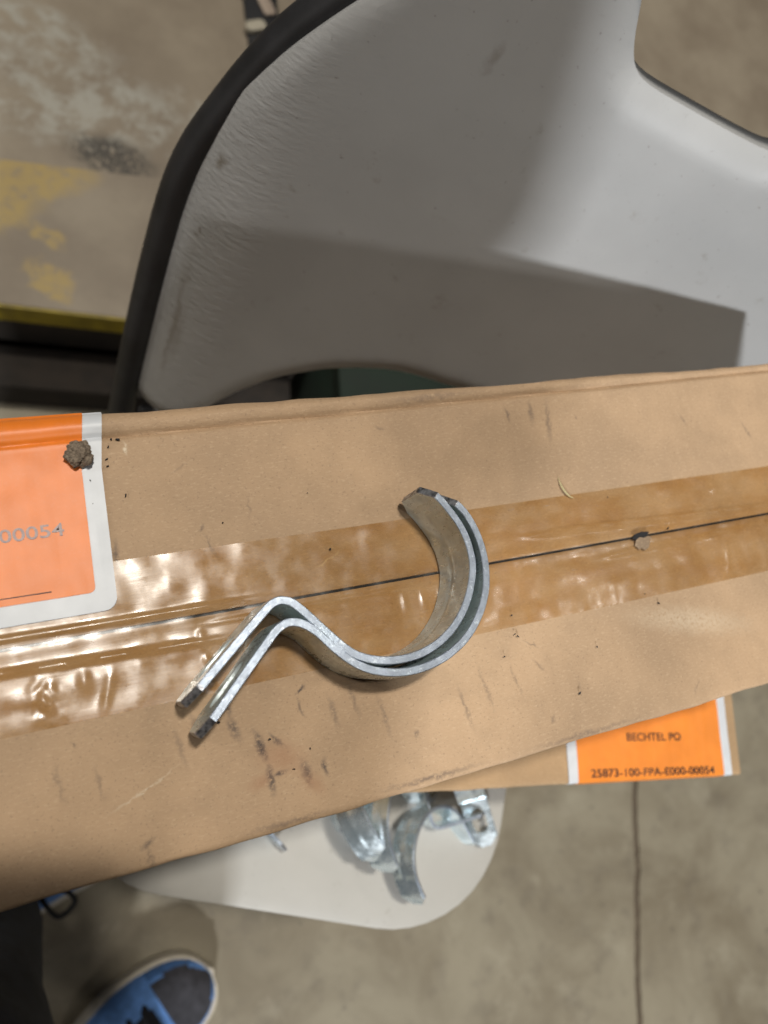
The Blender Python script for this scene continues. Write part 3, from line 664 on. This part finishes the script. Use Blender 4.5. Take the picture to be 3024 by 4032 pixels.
# ---------------------------------------------------------------- small things on the lid
def crumb_label(x, y):
    if x < .016: return 'tiny black crumb of grit on the white border of the label'
    if x < .03 and y > .088: return 'one of the tiny dark crumbs beside the mud clod along the label edge'
    if -.004 < y < .053: return 'tiny black crumb of grit on the clear tape of the taped box'
    if x < .1 and y < 0: return 'tiny black crumb of grit near the scuffed marks below the strap legs'
    if x > .17 and y < 0: return 'tiny black crumb of grit on bare cardboard right of the strap hook'
    return 'tiny black crumb of grit on bare cardboard above the tape'
def clod():
    bm = bmesh.new(); bmesh.ops.create_icosphere(bm, subdivisions=5, radius=1)
    for v in bm.verts:
        p = v.co.copy(); k = 1 + 0.34 * mnoise.noise(p * 1.5 + Vector((4, 1, 2))) + 0.16 * mnoise.noise(p * 4) + 0.07 * mnoise.noise(p * 10) + 0.05 * mnoise.noise(p * 24)
        v.co = Vector((p.x * 0.0049, p.y * 0.0052, p.z * 0.0036 + 0.0006)) * k
        if v.co.z < -0.0022: v.co.z = -0.0022
    n = NT('dry_mud'); c = n.mix(n.ramp(n.noise(700, 5, 0.7), 0.30, 0.62), (0.07, 0.052, 0.036), (0.24, 0.19, 0.14)); m = n.fin(c, 0.95, n.bump(n.noise(900, 4), 0.8, 0.0006))
    o = bm_obj('mud_clod', bm, [m]); o.location = (0.0114, 0.0955, 0.7535); tag(o, 'lumpy brown dried mud clod on the corner of the orange and white label', 'mud clod')
    rnd = random.Random(3); cm = None
    pts = [(.0140,.0854),(.0138,.0762),(.0225,.0985),(.0212,.0935),(.0240,.1015),(.0265,.1012),(.0212,.0905),(.2616,-.002),(.1839,-.0074),(.1852,-.0086),(.2685,-.0079),(.2104,-.0399),(.1845,.0012),(.2547,.0487),(.287,.028),(.1051,.0443),(.047,-.0155),(.0805,-.0335),(.0652,-.0262),(.0725,-.0395),(.0262,.078),(.062,.062),(.1,.070),(.176,-.016),(.226,-.0215)]
    for (x, y) in pts:
        if cm is None:
            bm = bmesh.new(); bmesh.ops.create_icosphere(bm, subdivisions=2, radius=0.0004)
            for v in bm.verts: v.co *= 1 + 0.5 * mnoise.noise(v.co * 3000)
            o = bm_obj('crumb', bm, [M_BLACK]); cm = o.data
        else: o = link('crumb', cm)
        o.location = (x, y, 0.7510); o.rotation_euler = (rnd.random() * 3, rnd.random() * 3, rnd.random() * 3); k = rnd.uniform(.6, 1.35); o.scale = (k, k * rnd.uniform(.7, 2.0), k * .7)
        tag(o, crumb_label(x, y), 'crumb', 'crumbs of grit on the box lid')
    bm = bmesh.new(); tube(bm, catmull([(.2283, .0622, .7512), (.2283, .0590, .7515), (.2292, .0555, .7518), (.2313, .0525, .7515), (.2340, .0508, .7511)], 6), 0.0004, 6, rf=lambda t: 0.00045 * math.sin(math.pi * min(max(t, .06), .94)) + .00005)
    o = bm_obj('straw_fibre', bm, [plain('pale_straw', (0.50, 0.44, 0.24), 0.6)]); tag(o, 'pale curved straw fibre on the lid near the upper tape edge', 'fibre')
clod()

# strap end lying on the platform behind the chair
def strap_end():
    root = empty('strap_end', (0.352, 0.875, 0.1705), (0, 0, R(15))); tag(root, 'black webbing end with pale rounded tip on the platform beside the chair frame', 'strap')
    bm = sheet(rrect(-.022, -.04, .03, .06, .006, 4), [], .006, .0015, 2, [], [], lambda x, y, z: (x + y * .35, y, z)); bm_obj('webbing', bm, [M_BLACK], root)
    bm = sheet(rrect(-.018, -.008, .012, .008, .0075, 5), [], .008, .002, 2, [], [], lambda x, y, z: (x - .008, y - .002, z + .0065)); bm_obj('tip', bm, [plain('pale_plastic', (.36, .33, .26), .6)], root)
    bm = sheet(rrect(-.009, -.03, .009, .03, .005, 4), [], .004, .001, 2, [], [], lambda x, y, z: (x + .022, y + .045, z + .0065)); bm_obj('keeper', bm, [plain('dull_pink_plastic', (.30, .24, .19), .6)], root)
strap_end()

# ---------------------------------------------------------------- person taking the picture: shoes, legs, body, arms and phone
M_BLUE = plain('blue_suede', (0.12, 0.27, 0.62), 0.85, 0, 0.2, 90, 0.5, 500)
M_BLUE2 = plain('dark_blue_suede', (0.06, 0.15, 0.36), 0.85, 0, 0.15, 90, 0.5, 500)
M_TOE = plain('dark_grey_suede', (0.045, 0.045, 0.055), 0.85, 0, 0.25, 90, 0.5, 500)
M_SOLE = plain('off_white_rubber', (0.52, 0.47, 0.38), 0.7, 0, 0.12, 60)
M_LACE = plain('black_lace', (0.008, 0.008, 0.01), 0.9)
M_DENIM = plain('dark_navy_denim', (0.014, 0.017, 0.028), 0.9, 0, 0.3, 70, 0.5, 700)
M_SHIRT = plain('dark_grey_jersey', (0.05, 0.05, 0.055), 0.9)
M_SKIN = plain('skin', (0.42, 0.24, 0.16), 0.55, 0, 0.1, 40, 0.2, 500)
def outline_at(u, grow=0.0):
    """half widths (left,right) of a right shoe at u: 0 toe .. 1 heel"""
    prof = [(0, .0), (.015, .017), (.04, .028), (.09, .039), (.16, .046), (.26, .050), (.36, .050), (.5, .043), (.65, .036), (.8, .034), (.9, .032), (.96, .025), (.99, .014), (1, 0)]
    for (a, wa), (b, wb) in zip(prof, prof[1:]):
        if u <= b: return max(0, wa + (wb - wa) * (u - a) / (b - a)) + grow
    return 0
def shoe(parent, toe, yaw, mirror, nm='shoe'):
    Ln = 0.285
    root = empty(nm); root.parent = parent; root.location = (toe[0], toe[1], 0); root.rotation_euler = (0, 0, yaw)
    def loop(g, n=28):
        up = []; 
        for i in range(n + 1):
            u = 0.5 - 0.5 * math.cos(math.pi * i / n); up.append((-u * Ln + (g if i == 0 else (-g if i == n else 0)), outline_at(u, g if 0 < i < n else 0), u))
        cz = lambda u: 0.006 * math.sin(math.pi * u) * mirror
        L_ = [(x, w_ + cz(u)) for x, w_, u in up]; R_ = [(x, -w_ * 1.02 + cz(u)) for x, w_, u in up[::-1]]
        return L_ + R_[1:-1]
    bm = sheet(loop(0.0035), [], 0.026, 0.004, 3, [], [], lambda x, y, z: (x, y, z + 0.012 * max(0, 1 + x / .06) ** 2 * (1 if x > -.06 else 0) * .5)); bm_obj('sole', bm, [M_SOLE], root)
    # upper: rings of cross sections
    def top(u):
        pr = [(0, .030), (.03, .040), (.08, .050), (.18, .056), (.30, .064), (.42, .080), (.55, .098), (.68, .112), (.8, .108), (.92, .098), (1, .080)]
        for (a, ha), (b, hb) in zip(pr, pr[1:]):
            if u <= b: t = (u - a) / (b - a); return ha + (hb - ha) * t
        return .08
    bm = bmesh.new(); prev = None; N = 40; K = 24
    for i in range(N + 1):
        u = 0.004 + 0.992 * (0.5 - 0.5 * math.cos(math.pi * i / N)); wd = max(outline_at(u) - 0.0015, .002); h_ = top(u)
        row = []
        for k in range(K + 1):
            a = math.pi * k / K; y = math.cos(a); z = math.sin(a) ** 0.72 if u < .35 else math.sin(a) ** 0.8
            narrow = 1 - (0.30 * min(1, max(0, (u - .3) / .3))) * math.sin(a)
            row.append(bm.verts.new((-u * Ln, wd * y * narrow + 0.006 * math.sin(math.pi * u) * mirror, 0.024 + (h_ - 0.024) * z)))
        if prev:
            for k in range(K):
                f = bm.faces.new((prev[k], prev[k + 1], row[k + 1], row[k])); a = (k + .5) / K; dd = abs(a - .5) * 2
                f.material_index = 0
                if .012 < u < .23 and dd < 0.56 + .10 * math.sin(u * 14) - max(0, (.08 - u)) * 5 : f.material_index = 2      # dark toe box
                elif .03 < u < .24 and a < .5 and dd >= .70: f.material_index = 1
                elif .25 <= u < .72 and dd < .26: f.material_index = 3                 # tongue
        prev = row
    bm_obj('upper', bm, [M_BLUE, M_BLUE2, M_TOE, M_LACE], root)
    for k in range(5):
        u = .262 + k * .07; h_ = top(u) + .004; wv = outline_at(u) * .62
        bm = bmesh.new(); tube(bm, catmull([(-u * Ln, -wv, h_ - .016), (-u * Ln - .004, -wv * .5, h_ - .001), (-u * Ln - .006, 0, h_ + .003), (-u * Ln - .004, wv * .5, h_ - .001), (-u * Ln, wv, h_ - .016)], 4), .0055, 8); bm_obj('lace', bm, [M_LACE], root)
    for sgn in (-1, 1):
        u = .62; z = top(u) + .004
        bm = bmesh.new(); tube(bm, catmull([(-u * Ln, 0, z), (-u * Ln + .016, sgn * .018, z + .008), (-u * Ln + .020, sgn * .042, z - .004), (-u * Ln - .002, sgn * .046, z - .012), (-u * Ln - .004, sgn * .02, z), (-u * Ln, 0, z)], 5), .0028, 7); bm_obj('lace_bow', bm, [M_LACE], root)
    return root
HD = R(24)
def person():
    root = empty('person', (-0.13, -0.31, 0)); tag(root, 'person in dark navy trousers and blue sneakers standing left of the chair', 'person')
    f = Vector((math.cos(R(27)), math.sin(R(27)), 0)); r = Vector((f.y, -f.x, 0)); O = Vector((-0.13, -0.31, 0))
    V, E, RAD = [], [], []
    def add(p, rad, par=None):
        V.append((Vector(p) - O)[:]); RAD.append(rad)
        if par is not None: E.append((par, len(V) - 1))
        return len(V) - 1
    RA = Vector((-0.095, -0.425, 0)); LA = Vector((-0.142, -0.160, 0))
    pel = Vector((-0.14, -0.34, 0.95))
    p0 = add(pel, .125); ch = []
    sp1 = add(pel + Vector((0, 0, .18)) + f * -.01, .17, p0); sp2 = add(pel + Vector((0, 0, .36)) + f * .03, .13, sp1); nk = add(pel + Vector((0, 0, .50)) + f * .06, .055, sp2)
    hd0 = add(pel + Vector((0, 0, .58)) + f * .09, .075, nk); hd1 = add(pel + Vector((0, 0, .68)) + f * .12, .088, hd0); add(pel + Vector((0, 0, .75)) + f * .12, .06, hd1)
    for s, an in ((1, RA), (-1, LA)):
        hip = add(pel + r * s * .09 + Vector((0, 0, -.06)), .088, p0)
        kn = add((an + pel) / 2 + f * .035 + r * s * .02 + Vector((0, 0, .03)), .062, hip)
        ak = add(an + Vector((0, 0, .15)), .05, kn); add(an + Vector((0, 0, .085)), .046, ak)
    def to_world(x, y, z): return Vector((0, 0, H)) + CAMROT @ Vector((x, y, z))
    hands = {1: (.026, -.085, .004), -1: (-.066, -.07, .004)}
    for s in (1, -1):
        sh = add(pel + Vector((0, 0, .42)) + r * s * .16 + f * .03, .075, sp2)
        el = add(pel + (Vector((0, 0, .12)) + r * .18 + f * .11 if s > 0 else Vector((0, 0, .24)) - r * .24 - f * .04), .062 if s > 0 else .045, sh)
        wr_p = to_world(*hands[s]) + (to_world(*hands[s]) - Vector(V[el]) - O).normalized() * -.075
        wr = add(wr_p, .027, el); hc = to_world(*hands[s])
        pm = add(wr_p.lerp(hc, .6), .026, wr)
        for k in range(4):                                   # four fingers curled across the back of the phone
            y = hands[s][1] + .038 - k * .019 - (0 if s > 0 else .0)
            if s > 0: y -= .02
            xs = hands[s][0]; ln = (.8, 1, .95, .75)[k]
            a1 = add(to_world(xs, y, .000), .0095, pm)
            a2 = add(to_world(xs - s * .008, y - .002, -.006), .0085, a1); add(to_world(xs - s * .026 * ln, y - .003, -.006), .0075, a2)
        t1 = add(to_world(hands[s][0] - s * .002, hands[s][1] + .012, .020), .0105, pm); add(to_world(hands[s][0] - s * .020, hands[s][1] + .030, .021), .009, t1)
    me = bpy.data.meshes.new('body'); me.from_pydata(V, E, [])
    o = link('body', me, root, [M_DENIM, M_SHIRT, M_SKIN])
    sk = o.modifiers.new('skin', 'SKIN'); sk.use_smooth_shade = True
    for i, rr in enumerate(RAD): me.skin_vertices[0].data[i].radius = (rr, rr); me.skin_vertices[0].data[i].use_root = (i == 0)
    sb = o.modifiers.new('sub', 'SUBSURF'); sb.levels = 2; sb.render_levels = 2
    bpy.context.view_layer.update()
    me2 = bpy.data.meshes.new_from_object(o.evaluated_get(bpy.context.evaluated_depsgraph_get()))
    o.modifiers.clear(); o.data = me2; me2.name = 'body'
    for p in me2.polygons:
        z = p.center.z; q = p.center + O; d = (q - Vector((0, 0, H))).length
        p.material_index = 0 if z < .98 and d > .25 else (2 if (d < .17 or z > 1.43) else 1)
        p.use_smooth = True
    for pp in (0,):
        for i, m in enumerate((M_DENIM, M_SHIRT, M_SKIN)):
            if i < len(me2.materials): me2.materials[i] = m
            else: me2.materials.append(m)
    # loose trouser legs with folds, over the body
    for s, an in ((1, RA), (-1, LA)):
        kn = (an + pel) / 2 + f * .035 + r * s * .02 + Vector((0, 0, .03)); hp = pel + r * s * .09 + Vector((0, 0, -.06))
        bm = bmesh.new(); tube(bm, [p - O for p in catmull([an + Vector((0, 0, .055)), an + Vector((0, 0, .16)), an.lerp(kn, .6) + Vector((0, 0, .05)), kn, kn.lerp(hp, .5), hp], 6)], .07, 24, False, lambda t: .068 + .032 * t ** 1.4)
        for v in bm.verts: v.co += Vector((1, .4, .2)) * 0.010 * mnoise.noise(Vector((v.co.x * 6, v.co.y * 6, v.co.z * 16)))
        bm_obj('trouser_leg', bm, [M_DENIM], root)
    # features of the face
    hc = pel + Vector((0, 0, .67)) + f * .12
    for nm, dx, dz, rr, m in (('eye', .03, .01, .011, M_WHITE), ('eye', -.03, .01, .011, M_WHITE), ('nose', 0, -.012, .013, M_SKIN), ('mouth', 0, -.045, .012, plain('lip', (.35, .13, .11), .5)), ('ear', .083, 0, .016, M_SKIN), ('ear', -.083, 0, .016, M_SKIN)):
        bm = bmesh.new(); bmesh.ops.create_uvsphere(bm, u_segments=12, v_segments=8, radius=rr)
        c0 = hc - O + f * (0 if nm == 'ear' else .086) + r * dx + Vector((0, 0, dz - (.0 if nm == 'ear' else .0)))
        for v in bm.verts: v.co = v.co + c0
        bm_obj(nm, bm, [m], root)
    bm = bmesh.new(); bmesh.ops.create_uvsphere(bm, u_segments=24, v_segments=16, radius=.1)
    for v in bm.verts: v.co = v.co * (1 + .05 * mnoise.noise(v.co * 30)) + (hc - O) - f * .018 + Vector((0, 0, .022))
    bm_obj('hair', bm, [M_LACE], root)
    a = shoe(root, ((Vector((0.100, -0.331, 0)) - O)[:2]), R(24), 1)
    b = shoe(root, ((Vector((0.093, -0.092, 0)) - O)[:2]), R(24), -1)
    return root
person()
def phone():
    root = empty('smartphone'); root.matrix_world = Matrix.Translation((0, 0, H)) @ CAMROT.to_4x4()
    tag(root, 'black smartphone held over the taped box by the person taking the picture', 'smartphone')
    bm = sheet(rrect(-.058, -.128, .014, .014, .010, 6), [], .0075, .0022, 3, [], [], lambda x, y, z: (x, y, z + .004)); bm_obj('body', bm, [M_BLACK], root)
    bm = sheet(rrect(-.055, -.125, .011, .011, .008, 6), [], .0003, 0, 1, [], [], lambda x, y, z: (x, y, z + .0116)); bm_obj('screen', bm, [plain('dark_glass', (.01, .01, .012), .08)], root)
    bm = bmesh.new(); tube(bm, [(0, 0, .0030), (0, 0, .0042)], .0062, 24); bm_obj('lens', bm, [plain('lens_glass', (.005, .005, .008), .05)], root)
phone()
